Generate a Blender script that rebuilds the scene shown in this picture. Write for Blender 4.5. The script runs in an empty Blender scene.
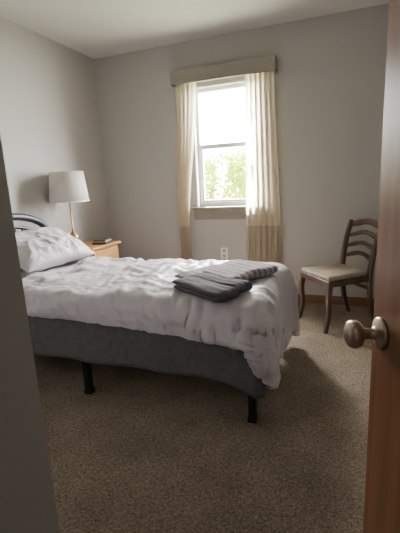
import bpy, bmesh, math, random
from mathutils import Vector, Matrix, noise
from mathutils.bvhtree import BVHTree
random.seed(7)
scn=bpy.context.scene
COL=scn.collection

# ---------------- materials ----------------
def mat(name,color,rough=.7,metal=0,noise_scale=None,noise_amt=.1,bump=None,bump_scale=200,bump_dist=.002,sheen=0,color2=None,spec=.5):
    m=bpy.data.materials.new(name); m.use_nodes=True
    nt=m.node_tree; b=nt.nodes['Principled BSDF']
    b.inputs['Base Color'].default_value=(*color,1); b.inputs['Roughness'].default_value=rough
    b.inputs['Metallic'].default_value=metal
    b.inputs['Specular IOR Level'].default_value=spec
    if sheen: b.inputs['Sheen Weight'].default_value=sheen
    tc=nt.nodes.new('ShaderNodeTexCoord')
    if noise_scale:
        n=nt.nodes.new('ShaderNodeTexNoise'); n.inputs['Scale'].default_value=noise_scale; n.inputs['Detail'].default_value=5
        nt.links.new(tc.outputs['Object'],n.inputs['Vector'])
        r=nt.nodes.new('ShaderNodeValToRGB')
        c2=color2 or tuple(c*(1-noise_amt) for c in color)
        r.color_ramp.elements[0].position=.35; r.color_ramp.elements[1].position=.65
        r.color_ramp.elements[0].color=(*c2,1); r.color_ramp.elements[1].color=(*color,1)
        nt.links.new(n.outputs['Fac'],r.inputs['Fac']); nt.links.new(r.outputs['Color'],b.inputs['Base Color'])
    if bump:
        n2=nt.nodes.new('ShaderNodeTexNoise'); n2.inputs['Scale'].default_value=bump_scale; n2.inputs['Detail'].default_value=3
        nt.links.new(tc.outputs['Object'],n2.inputs['Vector'])
        bp=nt.nodes.new('ShaderNodeBump'); bp.inputs['Strength'].default_value=bump; bp.inputs['Distance'].default_value=bump_dist
        nt.links.new(n2.outputs['Fac'],bp.inputs['Height']); nt.links.new(bp.outputs['Normal'],b.inputs['Normal'])
    return m
def wood(name,c1,c2,scale=(30,30,2),rough=.4):
    m=bpy.data.materials.new(name); m.use_nodes=True; nt=m.node_tree; b=nt.nodes['Principled BSDF']
    tc=nt.nodes.new('ShaderNodeTexCoord'); mp=nt.nodes.new('ShaderNodeMapping'); mp.inputs['Scale'].default_value=scale
    n=nt.nodes.new('ShaderNodeTexNoise'); n.inputs['Scale'].default_value=1; n.inputs['Detail'].default_value=6; n.inputs['Distortion'].default_value=.6
    r=nt.nodes.new('ShaderNodeValToRGB'); r.color_ramp.elements[0].color=(*c2,1); r.color_ramp.elements[1].color=(*c1,1)
    r.color_ramp.elements[0].position=.3; r.color_ramp.elements[1].position=.7
    nt.links.new(tc.outputs['Object'],mp.inputs['Vector']); nt.links.new(mp.outputs['Vector'],n.inputs['Vector'])
    nt.links.new(n.outputs['Fac'],r.inputs['Fac']); nt.links.new(r.outputs['Color'],b.inputs['Base Color'])
    b.inputs['Roughness'].default_value=rough
    return m
def translucent(name,color,f=.5,z_split=None,color2=None):
    m=bpy.data.materials.new(name); m.use_nodes=True; nt=m.node_tree
    for n in list(nt.nodes): nt.nodes.remove(n)
    o=nt.nodes.new('ShaderNodeOutputMaterial'); d=nt.nodes.new('ShaderNodeBsdfDiffuse'); t=nt.nodes.new('ShaderNodeBsdfTranslucent'); mx=nt.nodes.new('ShaderNodeMixShader')
    mx.inputs[0].default_value=f
    nt.links.new(d.outputs[0],mx.inputs[1]); nt.links.new(t.outputs[0],mx.inputs[2]); nt.links.new(mx.outputs[0],o.inputs['Surface'])
    d.inputs['Color'].default_value=(*color,1); t.inputs['Color'].default_value=(*color,1)
    if z_split is not None:
        tc=nt.nodes.new('ShaderNodeTexCoord'); s=nt.nodes.new('ShaderNodeSeparateXYZ'); c=nt.nodes.new('ShaderNodeMath'); c.operation='GREATER_THAN'; c.inputs[1].default_value=z_split
        mc=nt.nodes.new('ShaderNodeMixRGB'); mc.inputs[1].default_value=(*color2,1); mc.inputs[2].default_value=(*color,1)
        nt.links.new(tc.outputs['Object'],s.inputs[0]); nt.links.new(s.outputs['Z'],c.inputs[0]); nt.links.new(c.outputs[0],mc.inputs[0])
        nt.links.new(mc.outputs[0],d.inputs['Color']); nt.links.new(mc.outputs[0],t.inputs['Color'])
    return m

M_wall=mat('wall_paint',(.43,.418,.395),.85,bump=.15,bump_scale=150)
M_hall=mat('hall_paint',(.47,.465,.455),.85,bump=.15,bump_scale=150)
M_ceil=mat('ceiling_paint',(.61,.60,.58),.9,bump=.4,bump_scale=90,bump_dist=.004)
M_white=mat('vinyl_white',(.85,.85,.84),.4)
M_trim=mat('painted_taupe_trim',(.22,.205,.165),.5,noise_scale=8,noise_amt=.1)
M_base=wood('baseboard_wood',(.22,.11,.06),(.13,.06,.035),(3,30,30))
M_door=wood('door_wood',(.33,.145,.066),(.20,.083,.038),(25,25,1.5),.35)
M_oak=wood('oak',(.5,.27,.1),(.36,.18,.06),(4,4,30),.4)
M_chair=wood('walnut',(.085,.048,.036),(.042,.024,.019),(20,20,5),.4)
M_seat=mat('seat_fabric',(.40,.33,.265),.9,bump=.3,bump_scale=400,noise_scale=40,noise_amt=.15)
M_black=mat('black_metal',(.010,.010,.010),.5,metal=.3)
M_iron=mat('iron_headboard',(.04,.044,.055),.45,metal=.4)
M_brass=mat('brass',(.42,.27,.11),.35,metal=1)
M_nickel=mat('satin_nickel',(.50,.42,.34),.36,metal=1)
M_shade=translucent('lamp_shade_linen',(.8,.77,.72),.35)
M_curt=translucent('curtain_cream',(.90,.83,.69),.6,z_split=.80,color2=(.70,.62,.50))
M_comf=mat('comforter_satin_cotton',(.48,.435,.465),.42,sheen=.2,bump=.35,bump_scale=45,bump_dist=.004)
M_pill=mat('pillow_cotton',(.50,.455,.49),.5,sheen=.2,bump=.2,bump_scale=60,bump_dist=.003)
M_skirt=mat('skirt_grey_fabric',(.105,.10,.105),.9,noise_scale=30,noise_amt=.2,bump=.3,bump_scale=300)
M_matt=mat('mattress_white',(.6,.6,.6),.9)
M_towel=mat('towel_grey',(.075,.066,.078),.95,bump=.8,bump_scale=250,bump_dist=.004)
M_book=mat('book_dark',(.03,.035,.045),.5); M_book2=mat('book_tan',(.3,.22,.15),.6)
M_bark=mat('bark',(.12,.08,.05),.9)
M_grass=mat('grass',(.28,.30,.20),.95,noise_scale=3)
M_leaf=translucent('leaf',(.10,.145,.010),.45)

def carpet():
    m=bpy.data.materials.new('carpet_beige'); m.use_nodes=True; nt=m.node_tree; b=nt.nodes['Principled BSDF']; b.inputs['Roughness'].default_value=1; b.inputs['Specular IOR Level'].default_value=.1
    tc=nt.nodes.new('ShaderNodeTexCoord')
    n=nt.nodes.new('ShaderNodeTexNoise'); n.inputs['Scale'].default_value=100; n.inputs['Detail'].default_value=6; n.inputs['Roughness'].default_value=.85; n.inputs['Distortion'].default_value=.8
    r=nt.nodes.new('ShaderNodeValToRGB'); e=r.color_ramp.elements
    e[0].position=.39; e[0].color=(.115,.086,.060,1); e[1].position=.63; e[1].color=(.53,.43,.33,1)
    n3=nt.nodes.new('ShaderNodeTexNoise'); n3.inputs['Scale'].default_value=4; n3.inputs['Detail'].default_value=6
    r3=nt.nodes.new('ShaderNodeValToRGB'); r3.color_ramp.elements[0].color=(.76,.76,.76,1); r3.color_ramp.elements[0].position=.35; r3.color_ramp.elements[1].position=.65
    mx=nt.nodes.new('ShaderNodeMixRGB'); mx.blend_type='MULTIPLY'; mx.inputs[0].default_value=1
    bp=nt.nodes.new('ShaderNodeBump'); bp.inputs['Strength'].default_value=1; bp.inputs['Distance'].default_value=.009
    L=nt.links
    L.new(tc.outputs['Object'],n.inputs['Vector']); L.new(tc.outputs['Object'],n3.inputs['Vector'])
    L.new(n.outputs['Fac'],r.inputs['Fac']); L.new(n3.outputs['Fac'],r3.inputs['Fac'])
    L.new(r.outputs['Color'],mx.inputs[1]); L.new(r3.outputs['Color'],mx.inputs[2]); L.new(mx.outputs[0],b.inputs['Base Color'])
    L.new(n.outputs['Fac'],bp.inputs['Height']); L.new(bp.outputs['Normal'],b.inputs['Normal'])
    return m
M_carpet=carpet()
def striped():
    m=bpy.data.materials.new('striped_knit'); m.use_nodes=True; nt=m.node_tree; b=nt.nodes['Principled BSDF']; b.inputs['Roughness'].default_value=.95
    tc=nt.nodes.new('ShaderNodeTexCoord'); w=nt.nodes.new('ShaderNodeTexWave'); w.bands_direction='Y'; w.inputs['Scale'].default_value=6.5; w.inputs['Distortion'].default_value=2.6; w.inputs['Detail'].default_value=3; w.inputs['Detail Scale'].default_value=4
    r=nt.nodes.new('ShaderNodeValToRGB'); r.color_ramp.elements[0].position=.2; r.color_ramp.elements[0].color=(.18,.15,.165,1); r.color_ramp.elements[1].position=.75; r.color_ramp.elements[1].color=(.36,.315,.325,1)
    n=nt.nodes.new('ShaderNodeTexNoise'); n.inputs['Scale'].default_value=110
    bp=nt.nodes.new('ShaderNodeBump'); bp.inputs['Distance'].default_value=.008
    L=nt.links; L.new(tc.outputs['Object'],w.inputs['Vector']); L.new(w.outputs['Fac'],r.inputs['Fac']); L.new(r.outputs['Color'],b.inputs['Base Color'])
    L.new(tc.outputs['Object'],n.inputs['Vector']); L.new(n.outputs['Fac'],bp.inputs['Height']); L.new(bp.outputs['Normal'],b.inputs['Normal'])
    return m
M_strip=striped()

# ---------------- helpers ----------------
def mkobj(name,verts,faces,m,parent=None,smooth=False):
    me=bpy.data.meshes.new(name); me.from_pydata([tuple(v) for v in verts],[],faces); me.update()
    bm=bmesh.new(); bm.from_mesh(me); bmesh.ops.recalc_face_normals(bm,faces=bm.faces); bm.to_mesh(me); bm.free()
    o=bpy.data.objects.new(name,me); COL.objects.link(o); me.materials.append(m)
    if smooth:
        for p in me.polygons: p.use_smooth=True
    if parent: o.parent=parent
    return o
def empty(name,loc=(0,0,0),rz=0):
    e=bpy.data.objects.new(name,None); COL.objects.link(e); e.location=loc; e.rotation_euler=(0,0,rz); e.empty_display_size=.1
    return e
def box(name,lo,hi,m,parent=None,bevel=0):
    x0,y0,z0=lo; x1,y1,z1=hi
    v=[(x0,y0,z0),(x1,y0,z0),(x1,y1,z0),(x0,y1,z0),(x0,y0,z1),(x1,y0,z1),(x1,y1,z1),(x0,y1,z1)]
    f=[(0,3,2,1),(4,5,6,7),(0,1,5,4),(1,2,6,5),(2,3,7,6),(3,0,4,7)]
    o=mkobj(name,v,f,m,parent)
    if bevel:
        b=o.modifiers.new('b','BEVEL'); b.width=bevel; b.segments=3
    return o
def boxes(name,lst,m,parent=None,bevel=0):
    V=[];F=[]
    for lo,hi in lst:
        x0,y0,z0=lo; x1,y1,z1=hi; k=len(V)
        V+=[(x0,y0,z0),(x1,y0,z0),(x1,y1,z0),(x0,y1,z0),(x0,y0,z1),(x1,y0,z1),(x1,y1,z1),(x0,y1,z1)]
        F+=[tuple(i+k for i in f) for f in [(0,3,2,1),(4,5,6,7),(0,1,5,4),(1,2,6,5),(2,3,7,6),(3,0,4,7)]]
    o=mkobj(name,V,F,m,parent)
    if bevel:
        b=o.modifiers.new('b','BEVEL'); b.width=bevel; b.segments=2
    return o
def lathe(name,prof,m,parent=None,seg=40,loc=(0,0,0),axis=None,cap=True):
    V=[];F=[]
    for r,z in prof:
        for i in range(seg):
            a=2*math.pi*i/seg; V.append(Vector((r*math.cos(a),r*math.sin(a),z)))
    n=len(prof)
    for j in range(n-1):
        for i in range(seg):
            F.append((j*seg+i,j*seg+(i+1)%seg,(j+1)*seg+(i+1)%seg,(j+1)*seg+i))
    if cap: F.append(tuple(range(seg))); F.append(tuple((n-1)*seg+i for i in range(seg)))
    if axis is not None:
        q=Vector((0,0,1)).rotation_difference(Vector(axis)); V=[q@v for v in V]
    V=[v+Vector(loc) for v in V]
    return mkobj(name,V,F,m,parent,True)
def sweep(pts,rad,n=10,up=Vector((0,0,1)),square=False):
    V=[];F=[]; pts=[Vector(p) for p in pts]
    for i,p in enumerate(pts):
        t=(pts[min(i+1,len(pts)-1)]-pts[max(i-1,0)]).normalized()
        s=t.cross(up)
        if s.length<1e-3: s=t.cross(Vector((0,1,0)))
        s.normalize(); u=s.cross(t).normalized()
        ra,rb=rad[i] if isinstance(rad,list) else rad
        for k in range(n):
            a=2*math.pi*(k+.5)/n; c,d=math.cos(a),math.sin(a)
            if square:
                e=.35; c=math.copysign(abs(c)**e,c); d=math.copysign(abs(d)**e,d)
            V.append(p+s*ra*c+u*rb*d)
    m=len(pts)
    for j in range(m-1):
        for k in range(n):
            F.append((j*n+k,j*n+(k+1)%n,(j+1)*n+(k+1)%n,(j+1)*n+k))
    F.append(tuple(range(n))); F.append(tuple((m-1)*n+k for k in range(n)))
    return V,F
def sweepobj(name,pts,rad,m,parent=None,n=12,up=Vector((0,0,1)),square=False):
    V,F=sweep(pts,rad,n,up,square); return mkobj(name,V,F,m,parent,True)
def cr(pts,k=8):
    P=[Vector(p) for p in pts]; P=[P[0]*2-P[1]]+P+[P[-1]*2-P[-2]]; out=[]
    for i in range(1,len(P)-2):
        for j in range(k):
            t=j/k; a,b,c,d=P[i-1],P[i],P[i+1],P[i+2]
            out.append(.5*((2*b)+(c-a)*t+(2*a-5*b+4*c-d)*t*t+(3*b-a-3*c+d)*t**3))
    out.append(P[-2]); return out

# ---------------- room ----------------
XL,XR,YB,ZC=-2.63,.78,3.92,2.63
WX=-.651
wx0,wx1,wz0,wz1=-1.50,-.83,1.0,2.2
box('floor',(XL-.12,-1.8,-.1),(XR+.12,YB+.12,0),M_carpet)
box('ceiling',(XL-.12,-1.8,ZC),(XR+.12,YB+.12,ZC+.1),M_ceil)
box('wall_left',(XL-.12,.5,0),(XL,YB+.12,ZC),M_wall)
box('wall_right',(XR,-1.8,0),(XR+.12,YB+.12,ZC),M_wall)
boxes('wall_back',[((XL,YB,0),(wx0,YB+.14,ZC)),((wx1,YB,0),(XR,YB+.14,ZC)),((wx0,YB,0),(wx1,YB+.14,wz0)),((wx0,YB,wz1),(wx1,YB+.14,ZC))],M_wall)
boxes('wall_front',[((XL,.5,0),(WX,.62,ZC)),((-.77,-1.8,0),(WX,.5,ZC))],M_hall)
boxes('wall_doorway',[((.36,-.02,0),(XR,.10,ZC)),((WX,-.02,2.1),(.36,.10,ZC))],M_hall)
box('wall_hall',(-.77,-1.92,0),(XR+.12,-1.8,ZC),M_hall)
box('baseboard_back',(XL,YB-.014,0),(XR,YB,.085),M_base,bevel=.003)
box('baseboard_left',(XL,.62,0),(XL+.014,YB-.014,.085),M_base,bevel=.003)
box('baseboard_right',(XR-.014,.1,0),(XR,YB-.014,.085),M_base,bevel=.003)
win=empty('window_1',(0,0,0))
fw=.045
y0,y1=YB+.05,YB+.11
boxes('frame',[((wx0,y0,wz0),(wx0+fw,y1,wz1)),((wx1-fw,y0,wz0),(wx1,y1,wz1)),((wx0+fw,y0,wz0),(wx1-fw,y1,wz0+fw)),((wx0+fw,y0,wz1-fw),(wx1-fw,y1,wz1))],M_white,win,.004)
boxes('meeting_rail',[((wx0+fw,y0-.01,1.595),(wx1-fw,y1-.01,1.64))],M_white,win,.004)
boxes('lower_sash',[((wx0+fw,y0+.01,wz0+fw),(wx0+fw+.02,y1-.01,1.6)),((wx1-fw-.02,y0+.01,wz0+fw),(wx1-fw,y1-.01,1.6)),((wx0+fw,y0+.01,wz0+fw),(wx1-fw,y1-.01,wz0+fw+.025))],M_white,win,.003)
boxes('jamb_liner',[((wx0,YB-.005,wz0),(wx0+.012,y0,wz1)),((wx1-.012,YB-.005,wz0),(wx1,y0,wz1)),((wx0,YB-.005,wz1-.012),(wx1,y0,wz1))],M_white,win)
box('trim_sill',(wx0-.05,YB-.05,.975),(wx1+.05,YB+.05,1.0),M_trim,None,.005)
box('trim_apron',(wx0-.04,YB-.018,.865),(wx1+.04,YB,.975),M_trim,None,.004)
cur=empty('window_curtains')
vx0,vx1,vz0,vz1=-1.675,-.635,2.215,2.345
boxes('valance_box',[((vx0,YB-.13,vz0),(vx1,YB-.115,vz1)),((vx0,YB-.115,vz0),(vx0+.015,YB,vz1)),((vx1-.015,YB-.115,vz0),(vx1,YB,vz1)),((vx0+.015,YB-.115,vz1-.015),(vx1-.015,YB,vz1))],mat('valance_taupe',(.24,.22,.195),.8,noise_scale=30),cur,.004)
def curtain(name,xt0,xt1,xb0,xb1,folds,ph):
    nx,nz=90,50; V=[];F=[]
    zt,zb=2.31,.06
    for j in range(nz+1):
        t=j/nz; z=zt+(zb-zt)*t
        s=min(1,t*1.4); s=s*s*(3-2*s)
        a=xt0+(xb0-xt0)*s; b=xt1+(xb1-xt1)*s
        for i in range(nx+1):
            u=i/nx
            amp=.022+.010*noise.noise(Vector((u*3,t*2,ph)))
            w=math.sin(u*folds*2*math.pi+ph+.8*noise.noise(Vector((u*2,t*1.5,ph+5))))
            V.append((a+(b-a)*u+.006*math.sin(u*folds*4*math.pi+ph),YB-.07+amp*w,z))
    for j in range(nz):
        for i in range(nx):
            k=j*(nx+1)+i; F.append((k,k+1,k+nx+2,k+nx+1))
    return mkobj(name,V,F,M_curt,cur,True)
curtain('panel_1',-1.65,-1.42,-1.70,-1.575,5,0)
curtain('panel_2',-.935,-.665,-.955,-.61,6,2)
out=empty('wall_outlet')
box('plate',(-1.255,YB-.007,.44),(-1.175,YB,.56),M_white,out,.003)
boxes('sockets',[((-1.232,YB-.010,.455),(-1.198,YB-.006,.49)),((-1.232,YB-.010,.51),(-1.198,YB-.006,.545))],mat('socket_grey',(.4,.4,.4),.5),out,.002)

# ---------------- door ----------------
lead=Vector((.062,.862)); hin=Vector((.300,.11)); e2=(lead-hin).normalized(); w=(lead-hin).length
dr=empty('door_1',(hin.x,hin.y,0),math.atan2(e2.y,e2.x))
box('slab',(0,-.035,.012),(w,0,2.04),M_door,dr,.002)
kx,kz=w-.045,.932
prof=[(.0,0),(.034,0),(.034,.004),(.031,.008),(.018,.012),(.012,.016),(.0115,.034),(.016,.038),(.0245,.043),(.029,.051),(.029,.058),(.0255,.066),(.017,.071),(.008,.0725),(0,.0725)]
lathe('knob',prof,M_nickel,dr,48,(kx,0,kz),(0,1,0),cap=False)
lathe('knob_back',prof,M_nickel,dr,48,(kx,-.035,kz),(0,-1,0),cap=False)
box('latch_plate',(w-.001,-.03,kz-.028),(w+.0015,-.005,kz+.028),M_nickel,dr)
box('hinge',(0,-.008,.25),(.012,.006,.34),M_nickel,dr); box('hinge_top',(0,-.008,1.75),(.012,.006,1.84),M_nickel,dr)

# ---------------- bed ----------------
BX0,BX1,BY0,BY1=-2.36,-.40,1.78,2.72
bed=empty('bed')
def rbox(name,lo,hi,m,parent,bev,seg=5):
    o=box(name,lo,hi,m,parent); b=o.modifiers.new('b','BEVEL'); b.width=bev; b.segments=seg; return o
rbox('mattress',(BX0,BY0,.42),(BX1,BY1,.615),M_matt,bed,.05)
boxes('frame',[((BX0,BY0+.01,.36),(BX1,BY0+.04,.40)),((BX0,BY1-.04,.36),(BX1,BY1-.01,.40)),((BX1-.03,BY0+.01,.36),(BX1,BY1-.01,.40)),((BX0,BY0+.01,.36),(BX0+.03,BY1-.01,.40)),((BX0,2.235,.36),(BX1,2.265,.40)),((BX0+.03,BY0+.04,.40),(BX1-.03,BY1-.04,.42))],M_black,bed)
n=0
for x in (-.43,-1.47,-2.33):
    for y in (1.795,2.25,2.70):
        n+=1
        boxes('leg_%d'%n,[((x-.02,y-.02,.02),(x+.02,y+.02,.37)),((x-.024,y-.024,0),(x+.024,y+.024,.03))],M_black,bed,.003)
def skirt():
    V=[];F=[];nz=14
    c=[(-2.36,BY0-.012),(BX1+.012,BY0-.012),(BX1+.012,BY1+.012),(-2.36,BY1+.012)]
    segs=[(Vector(c[i]),Vector(c[i+1])) for i in range(3)]
    pts=[]
    for a,b in segs:
        k=int((b-a).length/.012); d=(b-a).normalized(); nn=Vector((d.y,-d.x))
        for i in range(k): pts.append((a+(b-a)*i/k,nn))
    for i,(p,nn) in enumerate(pts):
        s=i*.012
        zb=.235+.012*noise.noise(Vector((s*1.3,0,3)))
        dx=abs(p.x-BX1)
        if p.y<2: zb-=.07*math.exp(-(dx/.12)**2)
        elif p.x>-.5 and p.y<2.2: zb-=.07*math.exp(-((p.y-1.77)/.15)**2)
        for j in range(nz+1):
            t=j/nz; z=.58+(zb-.58)*t
            off=.004+t*(.014*(1+noise.noise(Vector((s*9,t*.5,1))))+.006*math.sin(s*14))
            q=p+nn*off; V.append((q.x,q.y,z))
    for i in range(len(pts)-1):
        for j in range(nz):
            k=i*(nz+1)+j; F.append((k,k+1,k+nz+2,k+nz+1))
    o=mkobj('bed_skirt',V,F,M_skirt,bed,True); s=o.modifiers.new('s','SOLIDIFY'); s.thickness=.003; return o
skirt()
hx=-2.44
yc=2.25
def arch(r,top,zs,nm,rad):
    pts=[(hx,yc-r,0 if nm=='arch_outer' else zs-.0)]
    if nm=='arch_outer': pts.append((hx,yc-r,.4))
    for i in range(33):
        a=math.pi*i/32; pts.append((hx,yc-r*math.cos(a),zs+(top-zs)*math.sin(a)**.8))
    if nm=='arch_outer': pts.append((hx,yc+r,.4)); pts.append((hx,yc+r,0))
    return sweepobj(nm,pts,(rad,rad),M_iron,bed,10,Vector((1,0,0)))
arch(.46,1.065,.80,'arch_outer',.030)
arch(.36,.985,.76,'arch_inner',.014)
sweepobj('head_crossbar',[(hx,yc-.46,.76),(hx,yc+.46,.76)],(.010,.010),M_iron,bed,10)
sweepobj('head_lowbar',[(hx,yc-.46,.45),(hx,yc+.46,.45)],(.010,.010),M_iron,bed,10)
for i in range(9):
    y=yc-.30+.075*i; zt=.76+.225*math.sqrt(max(0,1-((y-yc)/.36)**2))
    sweepobj('spindle_%d'%(i+1),[(hx,y,.45),(hx,y,zt)],(.010,.010),M_iron,bed,8)
for s,nm in ((-1,'scroll_1'),(1,'scroll_2')):
    pts=[(hx,yc+s*(.41+.03*math.cos(a)),.86+.05*math.sin(a)) for a in [i*math.pi/8 for i in range(17)]]
    sweepobj(nm,pts,(.005,.005),M_iron,bed,8,Vector((1,0,0)))
boxes('head_bracket',[((hx,BY0+.02,.365),(BX0+.01,BY0+.035,.395)),((hx,BY1-.035,.365),(BX0+.01,BY1-.02,.395))],M_black,bed)

def ridged(p,f,seed,pw=3,warp=.9):
    q=Vector((p.x*f,p.y*f,p.z*f+seed))
    wv=noise.noise_vector(q*.6)*warp
    return (1-abs(noise.noise(q+wv)))**pw
def comforter():
    col=box('tmp_col',(BX0,BY0-.02,.20),(BX1+.02,BY1+.02,.622),M_matt)
    b=col.modifiers.new('b','BEVEL'); b.width=.06; b.segments=4
    cm=col.modifiers.new('c','COLLISION'); col.collision.thickness_outer=.006; col.collision.cloth_friction=30
    nx,ny=200,146; V=[];F=[]
    for j in range(ny+1):
        for i in range(nx+1):
            u=i/nx;v=j/ny
            yn=1.715+(1.62-1.715)*u ; yf=2.95
            cu=max(0,(u-.86)/.14); cv=max(0,(.16-v)/.16)
            k=cu*cu*cv*cv
            x=-2.10+u*(2.10-.12)+ .02*noise.noise(Vector((v*3,0,0)))-.10*k
            y=yn+(yf-yn)*v+.10*k
            z=.67+.040*noise.noise(Vector((x*4,y*4,0)))+.022*noise.noise(Vector((x*10,y*10,4)))
            V.append((x,y,z))
    for j in range(ny):
        for i in range(nx):
            k=j*(nx+1)+i; F.append((k,k+1,k+nx+2,k+nx+1))
    o=mkobj('comforter',V,F,M_comf)
    c=o.modifiers.new('cl','CLOTH'); s=c.settings
    s.quality=5; s.mass=.3; s.tension_stiffness=15; s.compression_stiffness=15; s.shear_stiffness=8; s.bending_stiffness=.4
    s.air_damping=2; s.shrink_min=-.085
    c.collision_settings.distance_min=.008; c.collision_settings.collision_quality=2
    c.point_cache.frame_start=1; c.point_cache.frame_end=45
    scn.frame_start=1; scn.frame_end=45
    for fr in range(1,39): scn.frame_set(fr)
    dg=bpy.context.evaluated_depsgraph_get(); me=bpy.data.meshes.new_from_object(o.evaluated_get(dg))
    o.modifiers.clear(); o.data=me; me.name='comforter'
    bpy.data.objects.remove(col)
    scn.frame_set(1)
    bm=bmesh.new(); bm.from_mesh(me)
    if sum(f.normal.z for f in bm.faces)<0: bmesh.ops.reverse_faces(bm,faces=bm.faces)
    bm.normal_update()
    new=[]
    for vv in bm.verts:
        p=vv.co
        hang=min(1,max(0,(.62-p.z)/.10))
        q=Vector((p.x*.42+p.y*.25,p.y,p.z)); q2=Vector((p.x*.9,p.y*.4+.5*p.x,p.z*.4))
        puff=.022*noise.noise(Vector((p.x*2.6,p.y*3.0,p.z*2.5+11)))
        d=puff+.024*(ridged(q,5.2,1,3,.7)-.4)+.017*(ridged(q2,7.2,7,3.5,.8)-.35)+.010*(ridged(p,13,3,4)-.25)
        d+=hang*.012*(ridged(Vector((p.x,p.y*.8,p.z*.15)),8,5,2,.4)-.5)
        new.append(p+vv.normal*(d+.014))
    for vv,p in zip(bm.verts,new): vv.co=p
    bmesh.ops.smooth_vert(bm,verts=bm.verts,factor=.4,use_axis_x=True,use_axis_y=True,use_axis_z=True)
    bm.to_mesh(me); bm.free()
    for p in me.polygons: p.use_smooth=True
    s=o.modifiers.new('so','SOLIDIFY'); s.thickness=.016; s.offset=1
    return o
comf=comforter()
bpy.context.view_layer.update()
_bm=bmesh.new(); _bm.from_mesh(comf.data); BV=BVHTree.FromBMesh(_bm)
def rest(root,objs,depth=.003):
    bpy.context.view_layer.update()
    best=1e9
    for o in objs:
        mw=o.matrix_world
        for v in o.data.vertices:
            p=mw@v.co
            h=BV.ray_cast(Vector((p.x,p.y,2)),Vector((0,0,-1)))
            if h[0] is not None and h[0].z>.45: best=min(best,p.z-(h[0].z+.016))
    if best<1e8: root.location.z-=best+depth

def pillow(name,w,l,h,loc,rot,seed):
    n=60; V=[];F=[]
    for side in (1,-1):
        for j in range(n+1):
            for i in range(n+1):
                u=-1+2*i/n; v=-1+2*j/n
                e=(max(0,(1-abs(u)**2.6))*max(0,(1-abs(v)**2.6)))**.5
                pin=1-.07*(1-abs(u)**2)*abs(v)**3 ; pin2=1-.07*(1-abs(v)**2)*abs(u)**3
                x=u*l/2*pin2; y=v*w/2*pin
                P=Vector((u*1.5,v*2,side*2+seed))
                wr=.020*noise.noise(P)+.022*(ridged(P,1.1,3)-.3)+.012*(ridged(P,2.6,6)-.3)
                V.append((x,y,side*(h/2*e+wr*e)))
    N=(n+1)*(n+1)
    for s in (0,1):
        for j in range(n):
            for i in range(n):
                k=s*N+j*(n+1)+i; f=(k,k+1,k+n+2,k+n+1); F.append(f if s==0 else f[::-1])
    o=mkobj(name,V,F,M_pill,None,True)
    bm=bmesh.new(); bm.from_mesh(o.data); bmesh.ops.remove_doubles(bm,verts=bm.verts,dist=.0008); bmesh.ops.recalc_face_normals(bm,faces=bm.faces); bm.to_mesh(o.data); bm.free()
    ss=o.modifiers.new('s','SUBSURF'); ss.levels=1; ss.render_levels=1
    o.location=loc; o.rotation_euler=rot
    return o
pl_=pillow('pillow',.70,.46,.18,(-2.17,2.32,.80),(0,math.radians(27),math.radians(-4)),1)
rest(pl_,[pl_],.010)

def folded(name,L,W,layers,t,m,loc,rz,seed,parent=None,gap=.002):
    P=[]; step=t*2+gap
    for k in range(layers):
        z=t+k*step; xs=(-L/2,L/2) if k%2==0 else (L/2,-L/2)
        for i in range(15):
            P.append((xs[0]+(xs[1]-xs[0])*i/14,z))
        if k<layers-1:
            s=1 if k%2==0 else -1; r=step/2
            for i in range(1,6):
                a=-math.pi/2+math.pi*i/6; P.append((s*L/2+s*r*math.cos(a)*1.3,z+r+r*math.sin(a)))
    nn=len(P); nyy=26; V=[];F=[]
    for jy in range(nyy+1):
        v=-1+2*jy/nyy; edge=(1-abs(v)**6)**.5 if abs(v)<1 else 0
        ins=1-.02*abs(v)**6
        for side in (1,-1):
            for i,(x,z) in enumerate(P):
                a=P[max(0,i-1)]; b=P[min(nn-1,i+1)]; d=Vector((b[0]-a[0],b[1]-a[1])).normalized(); no=Vector((-d.y,d.x))
                tt=t*(.35+.65*edge)*(.5 if i in (0,nn-1) else 1)
                q=Vector((x,z))+no*tt*side
                zz=z/(layers*step)
                dz=.014*zz*noise.noise(Vector((x*6,v*2,seed)))+.005*noise.noise(Vector((x*20,v*8,seed)))*zz
                dz-=.004*zz*(abs(v)**4)
                dy=.014*noise.noise(Vector((x*5,z*60,seed+9)))
                V.append((q.x*ins+.010*noise.noise(Vector((v*3,z*50,seed))),v*W/2+dy,q.y+dz))
    row=2*nn
    for jy in range(nyy):
        for s in (0,1):
            for i in range(nn-1):
                k=jy*row+s*nn+i; F.append((k,k+1,k+1+row,k+row))
        for i in (0,nn-1):
            k=jy*row+i; F.append((k,k+nn,k+nn+row,k+row))
    for jy in (0,nyy):
        for i in range(nn-1):
            k=jy*row+i; F.append((k,k+1,k+1+nn,k+nn))
    o=mkobj(name,V,F,m,parent,True); o.location=loc; o.rotation_euler=(0,0,rz)
    ss=o.modifiers.new('s','SUBSURF'); ss.levels=1; ss.render_levels=1
    return o
fb=empty('folded_blanket',(0,0,.70))
f1=folded('striped_layer',.32,.58,2,.014,M_strip,(-.68,2.22,0),math.radians(-28),2,fb)
f2=folded('grey_fold_1',.38,.14,2,.014,M_towel,(-.71,1.865,0),math.radians(-32),5,fb)
f3=folded('grey_fold_2',.36,.13,2,.014,M_towel,(-.66,1.975,0.004),math.radians(-30),8,fb)
rest(fb,[f1,f2,f3],.014)

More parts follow.
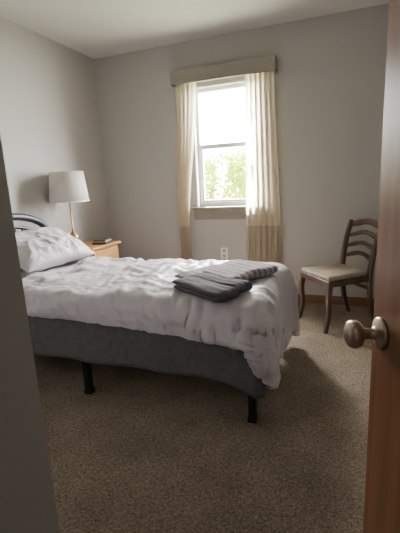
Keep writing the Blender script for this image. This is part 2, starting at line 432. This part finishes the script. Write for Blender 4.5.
# ---------------- nightstand + lamp ----------------
ns=empty('nightstand')
nx0,nx1,ny0,ny1=-2.61,-2.21,2.96,3.42
box('top',(nx0,ny0-.015,.68),(nx1+.02,ny1+.015,.705),M_oak,ns,.006)
box('carcass',(nx0+.01,ny0,.10),(nx1-.012,ny1,.68),M_oak,ns,.003)
for i,(a,b) in enumerate(((.49,.66),(.30,.47),(.12,.28))):
    box('drawer_%d'%(i+1),(nx1-.012,ny0+.02,a),(nx1+.006,ny1-.02,b),M_oak,ns,.005)
    lathe('pull_%d'%(i+1),[(0,0),(.006,0),(.006,.012),(.014,.018),(.014,.024),(0,.027)],M_brass,ns,20,(nx1+.005,(ny0+ny1)/2,(a+b)/2),(1,0,0),cap=False)
boxes('feet',[((x,y,0),(x+.04,y+.04,.10)) for x in (nx0+.01,nx1-.06) for y in (ny0,ny1-.04)],M_oak,ns,.003)
lamp=empty('table_lamp',(-2.42,2.99,.705))
lathe('base',[(0,0),(.065,0),(.068,.008),(.06,.016),(.026,.024),(.018,.035),(.030,.055),(.046,.08),(.050,.10),(.042,.12),(.022,.14),(.012,.155),(.010,.17),(.016,.178),(.010,.186),(.007,.20),(.007,.52),(0,.52)],M_brass,lamp,40,cap=False)
sh=lathe('shade',[(.178,.435),(.152,.705)],M_shade,lamp,56,cap=False); so=sh.modifiers.new('s','SOLIDIFY'); so.thickness=.002
lathe('shade_rim',[(.1795,.433),(.1795,.441),(.176,.441),(.176,.433),(.1795,.433)],M_white,lamp,56,cap=False)
boxes('spider',[((-.152,-.002,.66),(.152,.002,.664)),((-.002,-.152,.66),(.002,.152,.664)),((-.003,-.003,.5),(.003,.003,.68))],M_brass,lamp)
lathe('bulb',[(0,.50),(.014,.50),(.015,.53),(.03,.57),(.03,.59),(.018,.615),(0,.62)],M_white,lamp,24,cap=False)
bk=empty('books',(-2.29,3.26,.705),.25)
box('book_1',(-.07,-.10,0),(.07,.10,.018),M_book,bk,.002)
box('book_2',(-.06,-.09,.018),(.065,.085,.033),M_book2,bk,.002)
box('book_3',(-.065,-.08,.033),(.055,.09,.043),M_book,bk,.002)

# ---------------- chair ----------------
ch=empty('dining_chair',(-.06,3.42,0),math.radians(-53))
hw=.215
def leg(nm,pts,rad): return sweepobj(nm,cr(pts,6),[(rad[0]+(rad[1]-rad[0])*i/((len(pts)-1)*6),)*2 for i in range((len(pts)-1)*6+1)],M_chair,ch,14,Vector((1,0,0)),True)
leg('leg_1',[(-hw+.02,-.20,.42),(-hw+.012,-.215,.30),(-hw+.02,-.205,.15),(-hw+.012,-.235,0)],(.023,.014))
leg('leg_2',[(hw-.02,-.20,.42),(hw-.012,-.215,.30),(hw-.02,-.205,.15),(hw-.012,-.235,0)],(.023,.014))
def post(nm,s):
    pts=cr([(s*.175,.27,0),(s*.178,.215,.18),(s*.18,.195,.40),(s*.183,.205,.55),(s*.19,.24,.72),(s*.198,.29,.86)],8)
    sweepobj(nm,pts,[(.014+.006*math.sin(math.pi*i/(len(pts)-1)),.018) for i in range(len(pts))],M_chair,ch,14,Vector((1,0,0)),True)
post('post_1',-1); post('post_2',1)
def yat(z): return .195+ .095*max(0,(z-.40)/.46)**1.4
def slat(nm,z0,h,wv):
    pts=[]
    for i in range(33):
        u=-1+2*i/32; hx_=.18+.018*max(0,(z0-.4)/.48)
        zz=z0+wv*(math.cos(u*math.pi)*.5 -.5*abs(u)**6)
        pts.append((u*hx_,yat(z0)+.022*(1-u*u),zz))
    rad=[(h*(1-.30*abs(math.cos((-1+2*i/32)*math.pi*1.0))**2+.25*math.exp(-((-1+2*i/32)/.18)**2)),.008) for i in range(33)]
    sweepobj(nm,pts,[(b,a) for a,b in rad],M_chair,ch,14,Vector((0,0,1)),True)
slat('crest_rail',.845,.028,.03)
slat('slat_1',.752,.020,.034)
slat('slat_2',.662,.020,.034)
slat('slat_3',.573,.020,.034)
V=[(-hw-.005,-.225,0),(hw+.005,-.225,0),(.19,.21,0),(-.19,.21,0)]
def prism(nm,poly,z0,z1,m,bev,seg=3):
    n=len(poly); Vv=[(x,y,z0) for x,y,_ in poly]+[(x,y,z1) for x,y,_ in poly]
    F=[tuple(range(n)),tuple(range(n,2*n))]+[(i,(i+1)%n,n+(i+1)%n,n+i) for i in range(n)]
    o=mkobj(nm,Vv,F,m,ch); b=o.modifiers.new('b','BEVEL'); b.width=bev; b.segments=seg; return o
prism('seat_rail',V,.385,.435,M_chair,.006)
Vc=[(-hw+.003,-.222,0),(hw-.003,-.222,0),(.172,.18,0),(-.172,.18,0)]
c=prism('seat_cushion',Vc,.43,.475,M_seat,.02,4)
for p in c.data.polygons: p.use_smooth=True
boxes('back_stretcher',[((-.17,.205,.30),(.17,.22,.33))],M_chair,ch,.003)

# ---------------- outside ----------------
box('ground_outside',(-14,4.2,-.9),(10,30,-.7),M_grass)
def tree():
    e=empty('tree',(-3.2,9.5,-.7))
    sweepobj('trunk',[(0,0,0),(.05,.02,.8),(-.03,0,1.6),(.06,0,2.3)],[(.12,.12),(.1,.1),(.08,.08),(.03,.03)],M_bark,e,10)
    V=[];F=[]
    blobs=[(Vector((random.uniform(-1.9,1.9),random.uniform(-.8,.8),random.uniform(.9,2.35))),random.uniform(.35,.6)) for _ in range(26)]
    for i in range(11000):
        c,r=random.choice(blobs)
        d=Vector((random.gauss(0,1),random.gauss(0,1),random.gauss(0,1))).normalized()*r*random.uniform(.6,1.05)
        p=c+d
        a=Vector((random.gauss(0,1),random.gauss(0,1),random.gauss(0,1))).normalized(); b=a.orthogonal().normalized()
        s=random.uniform(.04,.08); k=len(V)
        V+= [p-a*s,p+b*s*.5,p+a*s,p-b*s*.5]; F.append((k,k+1,k+2,k+3))
    mkobj('foliage',V,F,M_leaf,e)
tree()

# ---------------- light ----------------
W=bpy.data.worlds.new('World'); scn.world=W; W.use_nodes=True
bg=W.node_tree.nodes['Background']; bg.inputs['Color'].default_value=(1,.99,.975,1); bg.inputs['Strength'].default_value=125
pl=bpy.data.lights.new('window_portal','AREA'); pl.shape='RECTANGLE'; pl.size=wx1-wx0; pl.size_y=wz1-wz0
po=bpy.data.objects.new('window_portal',pl); COL.objects.link(po); po.location=((wx0+wx1)/2,YB+.13,(wz0+wz1)/2); po.rotation_euler=(math.radians(-90),0,0)
pl.cycles.is_portal=True
sl=bpy.data.lights.new('sun','SUN'); sl.energy=260; sl.angle=math.radians(1.5); sl.color=(1,.96,.89)
so_=bpy.data.objects.new('sun',sl); COL.objects.link(so_); so_.location=(-1,9,12)
sd=Vector((.12,-math.cos(math.radians(62)),-math.sin(math.radians(62)))).normalized()
so_.rotation_euler=sd.to_track_quat('-Z','Y').to_euler()
hl=bpy.data.lights.new('hall_fill','POINT'); hl.energy=4; hl.shadow_soft_size=.15; hl.color=(1,.95,.9)  # added fill light, unseen behind the camera, lifts the room from the hall side
ho=bpy.data.objects.new('hall_fill',hl); COL.objects.link(ho); ho.location=(-.1,-.9,2.4)

# ---------------- camera ----------------
psi,th,rho=math.radians(21),math.radians(12.2),math.radians(2.8)
Fv=Vector((-math.sin(psi)*math.cos(th),math.cos(psi)*math.cos(th),-math.sin(th)))
R0=Vector((math.cos(psi),math.sin(psi),0)); U0=R0.cross(Fv)
R=R0*math.cos(rho)-U0*math.sin(rho); U=R0*math.sin(rho)+U0*math.cos(rho)
cd=bpy.data.cameras.new('camera'); co=bpy.data.objects.new('camera',cd); COL.objects.link(co)
M=Matrix((R,U,-Fv)).transposed().to_4x4(); M.translation=Vector((0,0,1.25)); co.matrix_world=M
cd.sensor_fit='VERTICAL'; cd.sensor_height=24; cd.lens=24*385/533; cd.clip_start=.02
scn.camera=co
